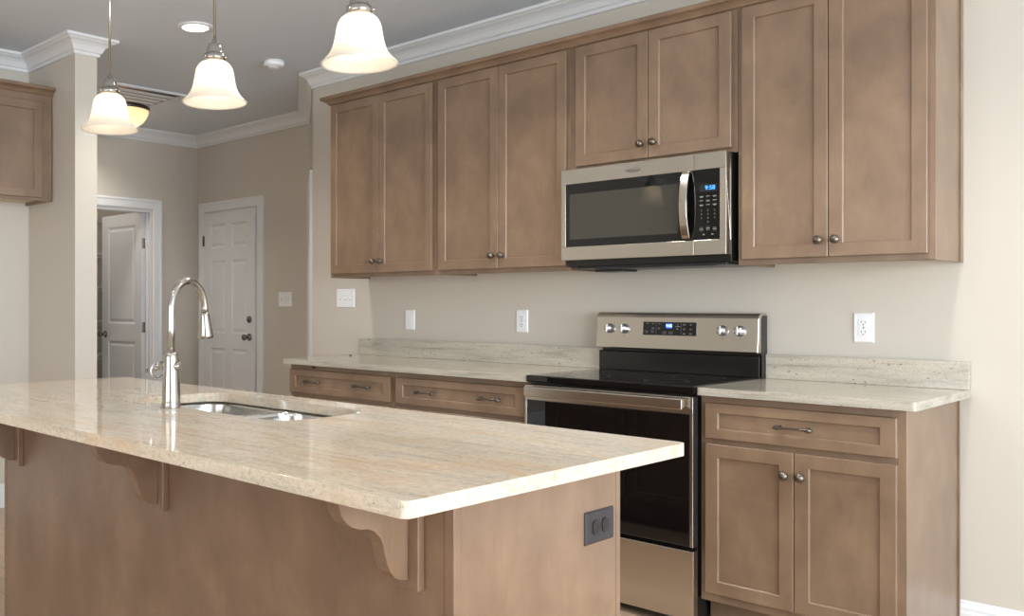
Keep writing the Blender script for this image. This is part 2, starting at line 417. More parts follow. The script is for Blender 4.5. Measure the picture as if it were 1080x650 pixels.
# door_3 in the angled wall
mb = panel_door(D1-D0-.01, 2.02, [(p, q, z0, z1) for p, q in ((.10, .325), (.425, .65)) for z0, z1 in ((.22, .83), (.96, 1.60), (1.71, 1.92))])
rot = Matrix.Rotation(math.atan2(dA.y, dA.x), 4, 'Z')
# local +x along dA, local -y is the +90 turned side? flip so the front faces the room
mb.xf(Matrix.Translation((ang(D1-.005, -.012)[0], ang(D1-.005, -.012)[1], .008)) @ Matrix.Rotation(math.atan2(-dA.y, -dA.x), 4, 'Z'))
d3 = struct('door_3', mb, M['door'])
casing('door_casing', ang(D0+.005, 0), ang(D1-.005, 0), 2.04, nA, parent=d3)

# wire shelves inside the pantry
for z, nm in ((.74, 'lowest'), (1.06, 'second from the floor'), (1.39, 'middle'), (1.70, 'fourth from the floor'), (2.04, 'topmost')):
    mb = MB()
    for x in (-5.88, -5.62, -5.50): mb.tube([(x, -1.19, z), (x, .89, z)], .004, 6)
    mb.tube([(-5.50, -1.19, z-.035), (-5.50, .89, z-.035)], .004, 6)
    y = -1.18
    while y < .89: mb.tube([(-5.89, y, z+.005), (-5.50, y, z+.005), (-5.50, y, z-.035)], .0018, 4); y += .03
    tag(obj('wire_shelf', mb, M['trim'], bev=0), 'white wire pantry shelf behind the open door, %s of five' % nm, 'shelf', 'pantry wire shelves')

# ------------------------------------------------------------------ cabinet makers
def shaker(x0, x1, z0, z1, y, th=.020, rx=.050, rz=.050):
    """door front at y facing -y"""
    mb = MB()
    def rect(i, j, d): return [(x0+i, y+d, z0+j), (x1-i, y+d, z0+j), (x1-i, y+d, z1-j), (x0+i, y+d, z1-j)]
    mb.rings([rect(.0, .0, th), rect(0, 0, .0018), rect(.0018, .0018, 0), rect(rx-.003, rz-.003, 0), rect(rx, rz, .0035), rect(rx+.0005, rz+.0005, .0095), rect(rx+.0015, rz+.0015, .0095)], True, True, False)
    return mb
knob_mb = lambda: MB().lathe([(0, 0), (.0085, 0), (.0080, -.003), (.0055, -.006), (.0052, -.012), (.0105, -.016), (.0158, -.020), (.0166, -.024), (.0140, -.029), (.0075, -.032), (.0060, -.0335), (0, -.034)], 24, (0, 0, 0), 'y')
KN = [None]
def knob(parent, x, y, z, src=None):
    if KN[0] is None:
        KN[0] = obj('knob', knob_mb(), M['bronze'], parent, at=(x, y, z)); return KN[0]
    return inst(KN[0], parent, (x, y, z))
PL = [None]
def pull(parent, x, y, z):
    if PL[0] is None:
        pts = []; rad = []
        N = 28
        for i in range(N+1):
            t = i/N*2-1; X = t*.066; a = abs(t)
            pts.append((X, -.024+.010*a**3-(.003 if a < .5 else 0), 0+.0015*math.cos(t*PI)))
            rr = .0036+.0062*math.exp(-((a-.80)/.12)**2)+.0016*math.exp(-((a-.42)/.05)**2)+.0016*math.exp(-((a-.0)/.08)**2)
            if a > .97: rr = .003
            rad.append(rr)
        mb = MB().tube(pts, rad, 14)
        for sgn in (-1, 1): mb.lathe([(.0075, 0), (.0070, -.003), (.0045, -.007), (.0045, -.022)], 14, (sgn*.048, 0, 0), 'y', True)
        PL[0] = obj('pull_handle', mb, M['bronze'], parent, at=(x, y, z)); return PL[0]
    return inst(PL[0], parent, (x, y, z))

def cab_body(root, x0, x1, z0, z1, yf, rec=.018, back=0.0, name='body'):
    """frameless carcass behind the face frame, recessed unfinished bottom"""
    mb = MB().box(x0, x0+.014, yf+.018, back, z0, z1).box(x1-.014, x1, yf+.018, back, z0, z1)
    mb.box(x0+.014, x1-.014, yf+.018, back, z1-.015, z1).box(x0+.014, x1-.014, back-.008, back, z0+rec, z1-.015)
    o = obj(name, mb, M['wood'], root)
    obj('bottom_panel', MB().box(x0+.014, x1-.014, yf+.018, back-.008, z0+rec, z0+rec+.012), M['raw_wood'], root)
    return o
def face_frame(root, x0, x1, z0, z1, yf, st=.038, bot=.04, top=.04, mids=()):
    mb = MB().box(x0, x0+st, yf, yf+.018, z0, z1).box(x1-st, x1, yf, yf+.018, z0, z1)
    mb.box(x0+st, x1-st, yf, yf+.018, z0, z0+bot).box(x0+st, x1-st, yf, yf+.018, z1-top, z1)
    for a, b_ in mids: mb.box(x0+st, x1-st, yf, yf+.018, a, b_)
    return obj('face_frame', mb, M['wood'], root, .0008, 1)

def upper(x0, x1, dx, z0, z1, dz0, dz1, knobz, label):
    YF = -.315
    r = thing('upper_cabinet', label, 'cabinet', ((x0+x1)/2, 0, z0), 'wall cabinets over the range counter')
    cab_body(r, x0, x1, z0, z1, YF)
    face_frame(r, x0, x1, z0, z1, YF)
    a, b_ = dx; mid = (a+b_)/2
    for s, (p, q) in enumerate(((a, mid-.0015), (mid+.0015, b_))):
        d = obj('door', shaker(p, q, dz0, dz1, YF-.0205, .0200), M['wood'], r)
        knob(d, (q-.028) if s == 0 else (p+.028), YF-.0205, knobz)
    return r
ZT = 2.418
upper(-1.634, -.8035, (-1.615, -.826), 1.381, ZT, 1.403, 2.397, 1.465, 'tall two-door wall cabinet farthest from the microwave, at the left end of the run')
upper(-.8025, .0045, (-.780, -.008), 1.381, ZT, 1.403, 2.397, 1.465, 'tall two-door wall cabinet directly left of the microwave')
upper(.0055, .7765, (.045, .755), 1.835, ZT, 1.853, 2.397, 1.915, 'short two-door wall cabinet directly above the microwave')
u4 = upper(.7775, 1.454, (.798, 1.433), 1.381, ZT, 1.403, 2.397, 1.465, 'tall two-door wall cabinet right of the microwave')
obj('scribe_strip', MB().box(1.4541, 1.4601, -.028, -.0005, 1.379, ZT), M['wood'], u4, .0008, 1)
wc = [(.0, 2.4185), (.004, 2.4185), (.006, 2.422), (.012, 2.424), (.016, 2.432), (.026, 2.442), (.036, 2.448), (.045, 2.450), (.047, 2.455), (.047, 2.470), (0, 2.470)]
wc = [(o, 2.402+(z-2.4185)*.95) for o, z in wc]
mbw = MB().sweep([(1.4541, -.0005), (1.4541, -.3151), (-1.6341, -.3151), (-1.6341, -.0005)][::-1], [(-o-.0002, z) for o, z in wc])
tag(obj('cabinet_crown_molding', mbw, M['wood_h']), 'brown wood crown molding running along the top of the wall cabinets', 'molding')

def base(x0, x1, dx, drawers, doors, label, pulls, endR=False, endL=False, grp=True):
    YF = -.610
    r = thing('base_cabinet', label, 'cabinet', ((x0+x1)/2, 0, 0), 'base cabinets beside the range')
    zt = .8835
    mb = MB().box(x0, x0+.016, YF+.018, -.001, .0 if endL else .114, zt).box(x1-.016, x1, YF+.018, -.001, .114, zt).box(x0+.016, x1-.016, YF+.018, -.001, .114, .130).box(x0+.016, x1-.016, -.013, -.001, .130, zt)
    if endR: mb.box(x1-.016, x1, YF+.075, -.001, 0, .114)
    obj('body', mb, M['wood'], r)
    obj('toe_kick', MB().box(x0+.001, x1-.0165, YF+.075, YF+.090, 0, .1138), M['wood_h'], r)
    face_frame(r, x0, x1, .114, zt, YF, .038, .035, .026, ((.700, .735),))
    a, b_ = dx
    dw = obj('drawer_front', shaker(a, b_, .727, .857, YF-.0205, .0200, .050, .037), M['wood_h'], r)
    for px_ in pulls: pull(dw, px_, YF-.0205+.0075, .792)
    if doors:
        mid = (a+b_)/2
        for s, (p, q) in enumerate(((a, mid-.0015), (mid+.0015, b_))):
            d = obj('door', shaker(p, q, .148, .705, YF-.0205, .0200), M['wood'], r)
            knob(d, (q-.026) if s == 0 else (p+.026), YF-.0205, .625)
    else:
        for (z0, z1) in ((.440, .705), (.148, .420)):
            d = obj('drawer_front', shaker(a, b_, z0, z1, YF-.0205, .0200, .050, .05), M['wood_h'], r)
            for px_ in pulls: pull(d, px_, YF-.0205+.0075, (z0+z1)/2)
    return r
bl = base(-1.650, -.8275, (-1.639, -.847), 1, 0, 'brown drawer cabinet at the far left end of the counter, away from the range', (-1.445, -1.053), endL=True)
obj('catch', MB().prism([(-1.464, .868), (-1.432, .868), (-1.438, .876), (-1.464, .879)], 'y', -.613, -.6105), M['black_dull'], bl)
base(-.8265, -.001, (-.806, -.024), 1, 0, 'brown drawer cabinet under the counter directly left of the range', (-.609, -.216))
br_ = base(.767, 1.448, (.791, 1.424), 1, 1, 'brown base cabinet with one drawer over two doors, right of the range', (1.106,), endR=True)
obj('scribe_strip', MB().box(1.4481, 1.4541, -.026, -.0175, 0, .8835), M['wood'], br_, .0008, 1)

# ------------------------------------------------------------------ granite tops
def slab(name, x0, x1, y0, y1, z0, z1, m, hole=None, rc=.012):
    bm = bmesh.new()
    def rr(x0, x1, y0, y1, r, n=5):
        pts = []
        for cx_, cy_, a in ((x1-r, y1-r, 0), (x0+r, y1-r, 90), (x0+r, y0+r, 180), (x1-r, y0+r, 270)):
            for i in range(n+1):
                t = math.radians(a+90*i/n); pts.append((cx_+r*math.cos(t), cy_+r*math.sin(t)))
        return pts
    loops = [rr(x0, x1, y0, y1, rc)]
    if hole: loops.append(hole)
    ed = []
    for lp in loops:
        vs = [bm.verts.new((p[0], p[1], z1)) for p in lp]
        ed += [bm.edges.new((vs[i], vs[(i+1) % len(vs)])) for i in range(len(vs))]
    bmesh.ops.triangle_fill(bm, edges=ed, use_beauty=True)
    g = bmesh.ops.extrude_face_region(bm, geom=list(bm.faces))
    bmesh.ops.translate(bm, vec=(0, 0, z0-z1), verts=[v for v in g['geom'] if isinstance(v, bmesh.types.BMVert)])
    return bm
CT = .914; CB = .885
ct = thing('countertop', 'long speckled granite countertop on the drawer cabinets left of the range', 'countertop', (-.84, -.32, CB), 'granite tops on the back wall')
obj('slab', slab('s', -1.683, -.0005, -.648, -.0005, CB, CT, None), M['granite_grey_lit'], ct, .004, 3)
obj('backsplash', MB().box(-1.683, -.0005, -.030, -.0005, CT, 1.016), M['granite_grey_lit'], ct, .002, 2)
ct = thing('countertop', 'short granite countertop on the drawer-and-door cabinet right of the range', 'countertop', (1.12, -.32, CB), 'granite tops on the back wall')
obj('slab', slab('s', .7655, 1.484, -.648, -.0005, CB, CT, None), M['granite_grey_lit'], ct, .004, 3)
obj('backsplash', MB().box(.7655, 1.484, -.030, -.0005, CT, 1.016), M['granite_grey_lit'], ct, .002, 2)
tag(obj('screw_cap', MB().lathe([(0, 0), (.008, 0), (.008, .004), (.005, .007), (0, .007)], 14, (-1.705+.085, -.17, CT+.0002)), M['bronze']), 'tiny dark cap lying on the left granite countertop near its end', 'cap')

# ------------------------------------------------------------------ island
IX0, IX1, IY0, IY1 = -.815, 1.258, -2.633, -2.035
isl = thing('kitchen_island', 'large brown wood island base under the cream granite slab', 'island', ((IX0+IX1)/2, (IY0+IY1)/2, 0))
obj('seating_side_panel', MB().box(IX0+.0, IX1-.024, IY0, IY0+.012, 0, CB-.0005), M['wood_island'], isl, .0008, 1)
obj('corner_post', MB().box(IX1-.0235, IX1, IY0-.002, IY0+.02, 0, CB-.0005), M['wood_island'], isl, .0015, 2)
obj('corner_post', MB().box(IX0-.018, IX0-.0005, IY0-.002, IY0+.02, 0, CB-.0005), M['wood_island'], isl, .0015, 2)
ep = obj('end_panel', MB().box(IX1-.012, IX1-.001, IY0+.0205, IY1-.0185, 0, CB-.0005), M['wood_island'], isl, .0008, 1)
obj('end_panel', MB().box(IX0-.012, IX0-.001, IY0+.0205, IY1-.0185, 0, CB-.0005), M['wood_island'], isl, .0008, 1)
fb = MB().box(IX0-.018, IX1, IY1-.018, IY1, .114, CB-.0005)
obj('face_frame', fb, M['wood_island'], isl, .001, 1)
obj('toe_kick', MB().box(IX0, IX1-.02, IY1-.09, IY1-.075, 0, .114), M['wood_island'], isl)
nd = 4; wdt = (IX1-IX0-.04)/nd
for i in range(nd):
    xa = IX0+.02+i*wdt; mbd = shaker(-(xa+wdt-.01), -(xa+.01), .14, .86, 0, .019)
    mbd.xf(Matrix.Rotation(PI, 4, 'Z')).xf(Matrix.Translation((0, IY1+.0195, 0)))
    d = obj('door', mbd, M['wood_island'], isl)
# outlet in the island's end
def duplex(horizontal_dark=False):
    """local: plate centred on origin in the XZ plane, facing -y"""
    return
def plate_mb(w_, h_, t=.006):
    mb = MB()
    def rc(i, d): return [(-w_/2+i, -d, -h_/2+i), (w_/2-i, -d, -h_/2+i), (w_/2-i, -d, h_/2-i), (-w_/2+i, -d, h_/2-i)]
    return mb.rings([rc(0, 0), rc(0, .002), rc(.004, t), rc(.006, t)], True, True, False)
def add_receptacle(root, plate, cx_, cz_, m, ms, rotate=False):
    pts = []
    for i in range(24):
        a = 2*PI*i/24; u = .0172*math.cos(a); v = max(-.0142, min(.0142, .0172*math.sin(a)))
        pts.append((u, v))
    if rotate: pts = [(-v, u) for u, v in pts]
    rim = [(cx_+u*1.08, cz_+v*1.08) for u, v in pts]
    f = obj('receptacle_face', MB().prism([(cx_+u, cz_+v) for u, v in pts], 'y', -.0085, -.0055), M['face_dark'] if rotate else m, plate, .0005, 1, at=wpos(plate))
    mb = MB()
    def sb(u0, u1, v0, v1):
        if rotate: u0, u1, v0, v1 = -v1, -v0, u0, u1
        mb.box(cx_+u0, cx_+u1, -.0088, -.0080, cz_+v0, cz_+v1)
    sb(-.0078, -.0056, -.001, .0075); sb(.0056, .0078, -.001, .0060); sb(-.0022, .0022, -.0095, -.0050)
    obj('slots', mb, ms, plate, at=wpos(plate))
def mk_outlet(label, loc, m, ms, group=None, rotate=False, rz=0.):
    r = thing('power_outlet', label, 'outlet', loc, group, rz)
    # geometry is local to the root; world bookkeeping uses the root position
    w_, h_ = (.118, .074) if rotate else (.074, .118)
    pl = obj('cover_plate', plate_mb(w_, h_), m, r, .0006, 1, at=loc)
    for s in (-1, 1):
        if rotate: add_receptacle(r, pl, s*.0195, 0, m, ms, True)
        else: add_receptacle(r, pl, 0, s*.0195, m, ms)
    obj('screw', MB().lathe([(0, -.0066), (.003, -.0066), (.003, -.005)], 10, (0, 0, 0), 'y'), ms, pl, at=loc)
    return r
mk_outlet('white duplex outlet on the wall above the left countertop, nearest the range', (-.489, 0, 1.137), M['plate'], M['slot'], 'white wall plates')
mk_outlet('white duplex outlet on the wall right of the range, above the short countertop', (1.130, 0, 1.134), M['plate'], M['slot'], 'white wall plates')
mk_outlet('dark charcoal double outlet mounted sideways on the island end panel', (IX1-.001, -2.128, .722+.002), M['plate_dark'], M['black_dull'], None, True, PI/2)
def mk_switch(label, loc, gangs, rocker=False):
    r = thing('light_switch', label, 'light switch', loc, 'white wall plates')
    w_ = .074 if gangs == 1 else .046*gangs+.027
    pl = obj('cover_plate', plate_mb(w_, .118), M['plate'], r, .0006, 1, at=loc)
    for g in range(gangs):
        x = (g-(gangs-1)/2)*.046
        if rocker:
            obj('rocker', MB().prism([(x-.0165, -.033), (x+.0165, -.033), (x+.0165, .033), (x-.0165, .033)], 'y', -.0085, -.0055), M['plate'], r, .001, 1, at=loc)
            obj('rocker_rim', MB().box(x-.010, x+.010, -.0095, -.0085, -.012, .012), M['plate'], r, .001, 1, at=loc)
        else:
            obj('toggle', MB().prism([(-.004, -.010), (-.014, .002), (-.016, .007), (-.012, .010), (-.004, .010)], 'x', x-.0035, x+.0035), M['plate'], r, .001, 1, at=loc)
            obj('toggle_slot', MB().box(x-.0055, x+.0055, -.0065, -.0058, -.013, .013), M['slot_light'], r, at=loc)
    return r
mk_switch('white single rocker switch on the wall above the left countertop', (-1.285, 0, 1.133), 1, True)
mk_switch('white three-toggle switch plate on the wall below the leftmost wall cabinet', (-1.838, 0, 1.262), 3)
mk_switch('white three-toggle switch plate on the hall wall beside the closed six-panel door', (-3.348, HY, 1.262), 3)

# corbels
prof = [(-2.843, CB-.001), (-2.841, .858), (-2.834, .838), (-2.822, .822), (-2.806, .811), (-2.786, .804), (-2.765, .801), (-2.748, .795), (-2.733, .782), (-2.724, .766), (-2.718, .745), (-2.712, .725), (-2.703, .708), (-2.690, .694), (-2.676, .687), (-2.655, .683), (-2.653, .683), (-2.653, CB-.001)]
for i, xr in enumerate((1.183, .2565, -.6725)):
    p = obj('corbel_backplate', MB().box(xr-.062, xr, -2.653, -2.6335, .665, CB-.001), M['wood_island'], isl, .002, 2)
    obj('corbel', MB().prism(prof, 'x', xr-.0255-.033, xr-.0255), M['wood_island'], p, .0035, 3)

sx0, sx1, sy0, sy1 = -.285, .505, -2.445, -2.095
def rrect(x0, x1, y0, y1, r, n=8):
    pts = []
    for cx_, cy_, a in ((x1-r, y1-r, 0), (x0+r, y1-r, 90), (x0+r, y0+r, 180), (x1-r, y0+r, 270)):
        for i in range(n+1):
            t = math.radians(a+90*i/n); pts.append((cx_+r*math.cos(t), cy_+r*math.sin(t)))
    return pts
hole = rrect(sx0, sx1, sy0, sy1, .09)
it = tag(obj('island_countertop', slab('s', -1.105, 1.397, -2.918, -1.990, CB, CT, None, hole, .016), M['granite'], None, .004, 3),
    'cream and tan veined granite slab on the island, with the sink cut into it', 'countertop')

# sink: two undermount bowls with a shared flange
sk = thing('kitchen_sink', 'stainless steel double bowl sink set under the island countertop', 'sink', ((sx0+sx1)/2, (sy0+sy1)/2, .68))
def bowl(x0, x1, y0, y1, zt, depth):
    mb = MB(); rings = []
    for ins, dz, r in ((0, 0, .07), (.002, -.01, .07), (.008, -depth*.5, .065), (.012, -depth+.03, .06), (.022, -depth+.010, .055), (.045, -depth, .045)):
        rings.append([(x, y, zt+dz) for x, y in rrect(x0+ins, x1-ins, y0+ins, y1-ins, r)])
    mb.rings(rings, True, False)
    cx_, cy_ = (x0+x1)/2, (y0+y1)/2
    last = rings[-1]; n_ = len(last)
    drain = [(cx_+.045*math.cos(math.atan2(y-cy_, x-cx_)), cy_+.045*math.sin(math.atan2(y-cy_, x-cx_)), zt-depth-.003) for x, y, z in last]
    mb.rings([last, drain, [(cx_+(x-cx_)*.8, cy_+(y-cy_)*.8, zt-depth-.012) for x, y, z in drain]], True, False)
    mb.bm.faces.new([mb.bm.verts.new((cx_+(x-cx_)*.8, cy_+(y-cy_)*.8, zt-depth-.012)) for x, y, z in drain])
    return mb
zt = CB-.003; DV = .115
for (p, q) in ((sx0-.012, DV-.012), (DV+.012, sx1+.012)):
    o = obj('bowl', bowl(p, q, sy0-.012, sy1+.012, zt-.001, .185), M['sink'], sk)
    sl = o.modifiers.new('wall', 'SOLIDIFY'); sl.thickness = .0015; sl.offset = 1
bm = bmesh.new(); ed = []
for lp in (rrect(sx0-.028, sx1+.028, sy0-.028, sy1+.028, .08), rrect(sx0-.012, DV-.012, sy0-.012, sy1+.012, .07), rrect(DV+.012, sx1+.012, sy0-.012, sy1+.012, .07)):
    vs = [bm.verts.new((p[0], p[1], zt)) for p in lp]; ed += [bm.edges.new((vs[i], vs[(i+1) % len(vs)])) for i in range(len(vs))]
bmesh.ops.triangle_fill(bm, edges=ed, use_beauty=True)
o = obj('rim', bm, M['sink'], sk); sl = o.modifiers.new('t', 'SOLIDIFY'); sl.thickness = .0015

# faucet
fx, fy = .020, -2.476
fa = thing('kitchen_faucet', 'tall brushed nickel pull-down gooseneck faucet on the island beside the sink', 'faucet', (fx, fy, CT))
P0 = (fx, fy, CT+.0003)
obj('base', MB().lathe([(0, 0), (.031, 0), (.031, .004), (.0285, .007), (.030, .012), (.0285, .017), (.0275, .020), (.0272, .05), (.0252, .085), (.0236, .12), (.0228, .150), (.0224, .160), (.0185, .166), (.0120, .168), (0, .168)], 40, P0), M['nickel'], fa)
th_ = math.radians(103); dv = Vector((math.cos(th_), math.sin(th_), 0)); R_ = .0745; RZ = .089
pts = [Vector((fx, fy, CT+.165)), Vector((fx, fy, 1.15)), Vector((fx, fy, 1.19))]
for i in range(1, 25):
    a = PI-PI*1.03*i/24
    pts.append(Vector((fx, fy, 1.209))+dv*(R_+R_*math.cos(a))+Vector((0, 0, RZ*math.sin(a))))
obj('spout', MB().tube(pts, .0112, 20), M['nickel'], fa)
e = pts[-1]; tdir = (pts[-1]-pts[-2]).normalized(); tdir = (tdir+dv*.10).normalized()
hp = [e, e+tdir*.006, e+tdir*.04, e+tdir*.070, e+tdir*.078, e+tdir*.082]
sh = obj('spray_head', MB().tube(hp, [.0135, .0150, .0190, .0235, .0245, .0210], 28), M['nickel'], fa)
bpos = e+tdir*.040
sd = dv
obj('spray_button', MB().tube([bpos+sd*.016+tdir*-.012, bpos+sd*.0215, bpos+sd*.0245+tdir*.012], [.004, .006, .004], 10), M['black_dull'], sh)
ux = Vector((math.cos(th_-PI/2), math.sin(th_-PI/2), 0)); zc = Vector((fx, fy, 1.040))
obj('valve_body', MB().tube([zc-ux*.044, zc-ux*.040, zc+ux*.036, zc+ux*.040], [.0105, .0125, .0125, .010], 20), M['nickel'], fa)
hd = obj('lever_handle', MB().tube([zc-ux*.040, zc-ux*.050, zc-ux*.056], [.010, .0135, .011], 18).tube([zc-ux*.052-Vector((0, 0, .006)), zc-ux*.070-Vector((0, 0, .016)), zc-ux*.092-Vector((0, 0, .018)), zc-ux*.102-Vector((0, 0, .018))], [.006, .0045, .0045, .0065], 12), M['nickel'], fa)
cr = zc-ux*.058-Vector((0, 0, .016))
obj('lever_ring', MB().tube([cr+dv*(.022*math.cos(a))+ux*(.006*math.cos(a))+Vector((0, 0, .022*math.sin(a))) for a in [2*PI*i/24 for i in range(25)]], .0028, 8), M['chrome'], hd)

# ------------------------------------------------------------------ range
RA, RB = .0035, .7625
rg = thing('electric_range', 'freestanding stainless and black electric range with glass cooktop between the base cabinets', 'range', ((RA+RB)/2, -.33, 0))
obj('body', MB().box(RA+.003, RB-.003, -.625, -.012, .03, .888), M['black'], rg, .002, 2)
obj('foot', MB().lathe([(0, 0), (.018, 0), (.018, .006), (.010, .008), (.010, .031)], 16, (RA+.05, -.58, 0)), M['black_dull'], rg)
for x, y in ((RB-.05, -.58), (RA+.05, -.06), (RB-.05, -.06)): obj('foot', MB().lathe([(0, 0), (.018, 0), (.018, .006), (.010, .008), (.010, .031)], 16, (x, y, 0)), M['black_dull'], rg)
ck = obj('cooktop', MB().box(RA, RB, -.657, -.075, .8885, .9175), M['black_glass'], rg, .005, 3)
# radiant element rings printed in the glass
for bx_, by_, br0 in ((.20, -.50, .105), (.57, -.50, .085), (.20, -.22, .075), (.57, -.22, .105)):
    obj('burner_ring', MB().lathe([(br0, .9176), (br0, .9178), (br0-.002, .9178), (br0-.002, .9176)], 48, (bx_, by_, 0)), M['darkgrey'], ck)
# oven door
dr = obj('oven_door', MB().box(RA+.001, RB-.001, -.662, -.6255, .312, .876), M['darkgrey'], rg, .002, 2)
obj('door_top_trim', MB().box(RA+.001, RB-.001, -.666, -.6625, .812, .876), M['steel'], dr, .001, 1)
gl = obj('door_glass', MB().box(RA+.012, RB-.014, -.666, -.6625, .318, .8105), M['black_glass'], dr, .001, 1)
obj('side_trim', MB().box(RB-.0135, RB-.001, -.666, -.6625, .313, .8105), M['steel'], dr, .0008, 1)
obj('side_trim', MB().box(RA+.001, RA+.0115, -.666, -.6625, .313, .8105), M['steel'], dr, .0008, 1)
hb = MB().box(RA+.018, RB-.028, -.700, -.690, .829, .871)
h_ = obj('handle', hb, M['steel'], dr, .004, 3)
for x in (RA+.045, RB-.055): obj('handle_mount', MB().box(x-.015, x+.015, -.6905, -.6665, .836, .864), M['steel'], h_, .001, 1)
sm_ = MB().box(.14, .62, -.6605, -.6600, .42, .74)
obj('storage_drawer', MB().box(RA+.001, RB-.001, -.662, -.6255, .035, .296), M['steel'], rg, .003, 2)
# rear control console
cs = MB().prism([(-.012, .9180), (-.078, .9180), (-.078, 1.004), (-.070, 1.008), (-.012, 1.008)], 'x', RA+.006, RB-.004)
obj('console_base', cs, M['black'], rg, .002, 2)
cp = [(-.012, 1.020), (-.094, 1.020), (-.097, 1.025), (-.086, 1.165), (-.081, 1.178), (-.070, 1.186), (-.055, 1.189), (-.012, 1.189)]
con = obj('control_console', MB().prism(cp, 'x', RA, RB), M['steel'], rg, .003, 3)
obj('console_side', MB().prism([(-.010, .9180), (-.060, .9180), (-.062, 1.16), (-.05, 1.178), (-.010, 1.178)], 'x', RB+.0005, RB+.0065-.005), M['darkgrey'], rg)
obj('console_core', MB().box(RA+.02, RB-.02, -.066, -.014, 1.0085, 1.0195), M['black'], rg)
tilt = math.atan2(.011, .140)
def ony(z): return -.097+(z-1.025)*.011/.140
pz = 1.1155
Mt = lambda x, z, o=0.: Matrix.Translation((x, ony(z)-o, z)) @ Matrix.Rotation(-tilt, 4, 'X')
dp = obj('display_panel', MB().box(-.126, .126, -.0012, .001, -.030, .030).xf(Mt(.370, pz)), M['black_glass'], con, .0004, 1)
mk = MB()
random.seed(4)
for x, z, ww, hh in ((-.105, .022, .009, .0022), (-.077, .022, .008, .0022), (-.077, .001, .010, .006), (-.110, -.011, .018, .0012), (-.080, -.011, .022, .0012), (-.107, -.018, .012, .0025), (-.079, -.018, .009, .002),
                     (-.048, .021, .009, .002), (-.049, .001, .009, .006), (-.022, -.018, .016, .010), (.008, -.018, .016, .010), (.040, .020, .006, .002), (.040, .011, .020, .003), (.038, .000, .006, .004),
                     (.070, .019, .013, .006), (.100, .019, .008, .003), (.070, -.001, .010, .006), (.100, -.001, .010, .006), (.070, -.021, .012, .003), (.100, -.021, .014, .007)):
    if hh > .0045:
        t = .0008
        mk.box(x-ww/2, x+ww/2, -.0016, -.0013, z+hh/2-t, z+hh/2).box(x-ww/2, x+ww/2, -.0016, -.0013, z-hh/2, z-hh/2+t).box(x-ww/2, x-ww/2+t, -.0016, -.0013, z-hh/2+t, z+hh/2-t).box(x+ww/2-t, x+ww/2, -.0016, -.0013, z-hh/2+t, z+hh/2-t).box(x-ww*.25, x+ww*.25, -.0016, -.0013, z-.0008, z+.0008)
    else: mk.box(x-ww/2, x+ww/2, -.0016, -.0013, z-hh/2, z+hh/2)
for x in (-.0625, .0555): mk.box(x-.0003, x+.0003, -.0016, -.0013, -.026, .026)
mk.xf(Mt(.370, pz)); obj('button_markings', mk, M['marking'], dp)
obj('clock_display', MB().box(-.015, .013, -.0018, -.0013, .003, .023).xf(Mt(.370, pz)), mat('blue_backlight', srgb(40, 80, 160), .3, emit=srgb(50, 110, 235), estr=.9), dp)
tx = MB(); text_into(tx, '9:58', .016, (-.001, -.0021, .013)); tx.xf(Mt(.370, pz)); obj('clock_digits', tx, mat('pale_digits', srgb(220, 235, 255), .4, emit=srgb(210, 230, 255), estr=1.0), dp)
for x in (.074, .150, .611, .684):
    kb = MB().lathe([(0, 0), (.0235, 0), (.0230, -.004), (.0205, -.006), (.0190, -.020), (.0175, -.023), (0, -.0235)], 28, (0, 0, 0), 'y')
    o = obj('knob', kb.xf(Mt(x, 1.112)), M['knobface'], con)
    gp = MB().box(-.0042, .0042, -.034, -.0225, -.0185, .0185).xf(Matrix.Identity(4)).xf(Mt(x, 1.112))
    obj('knob_grip', gp, M['knobface'], o, .0015, 2)
    tk = MB().box(-.004, .004, -.0004, 0, -.0350, -.0338).xf(Mt(x, 1.112, .0004)); obj('knob_marking', tk, M['slot'], con)

# ------------------------------------------------------------------ microwave
MA, MBx, MZ0, MZ1, MF = -.001+.004, .760, 1.4245, 1.8335, -.385
mw = thing('microwave', 'stainless over-the-range microwave mounted between the wall cabinets', 'microwave', ((MA+MBx)/2, -.19, 1.395))
obj('body', MB().box(MA+.008, MBx+.004, -.344, -.002, 1.396, 1.8335), M['black'], mw, .002, 2)
un = obj('underside_vent', MB().box(MA+.05, MBx-.02, -.335, -.03, 1.386, 1.3958), M['darkgrey'], mw, .002, 1)
vm = MB()
for i in range(36): vm.box(MA+.13+i*.0155, MA+.138+i*.0155, -.325, -.29, 1.3845, 1.3859)
obj('vent_slots', vm, M['black_dull'], un)
obj('charcoal_filter', MB().box(MA+.06, MA+.20, -.20, -.07, 1.376, 1.3859), M['darkgrey'], un, .001, 1)
# door: stainless frame around the glass
SPX = .628; GX0, GX1, GZ0, GZ1 = .026, .734, 1.4845, 1.7685
def frame(x0, x1, z0, z1, gx0, gx1, gz0, gz1, ya, yb):
    mb = MB()
    mb.box(x0, x1, ya, yb, z0, gz0).box(x0, x1, ya, yb, gz1, z1)
    if gx0 > x0: mb.box(x0, gx0, ya, yb, gz0, gz1)
    if gx1 < x1: mb.box(gx1, x1, ya, yb, gz0, gz1)
    return mb
md = obj('door', frame(MA, SPX-.0008, MZ0, MZ1, GX0, SPX-.0008, GZ0, GZ1, MF, -.3445), M['steel'], mw, .0015, 2)
obj('door_glass', MB().box(GX0+.0003, SPX-.0010, MF+.0012, -.3445, GZ0+.0003, GZ1-.0003), M['black_glass'], md)
obj('window', MB().box(.046, .560, MF+.0006, MF+.0011, 1.518, 1.722), M['window_mesh'], md)
mp_ = obj('control_panel', frame(SPX+.0008, MBx, MZ0, MZ1, SPX+.0008, GX1, GZ0, GZ1, MF, -.3445), M['steel'], mw, .0015, 2)
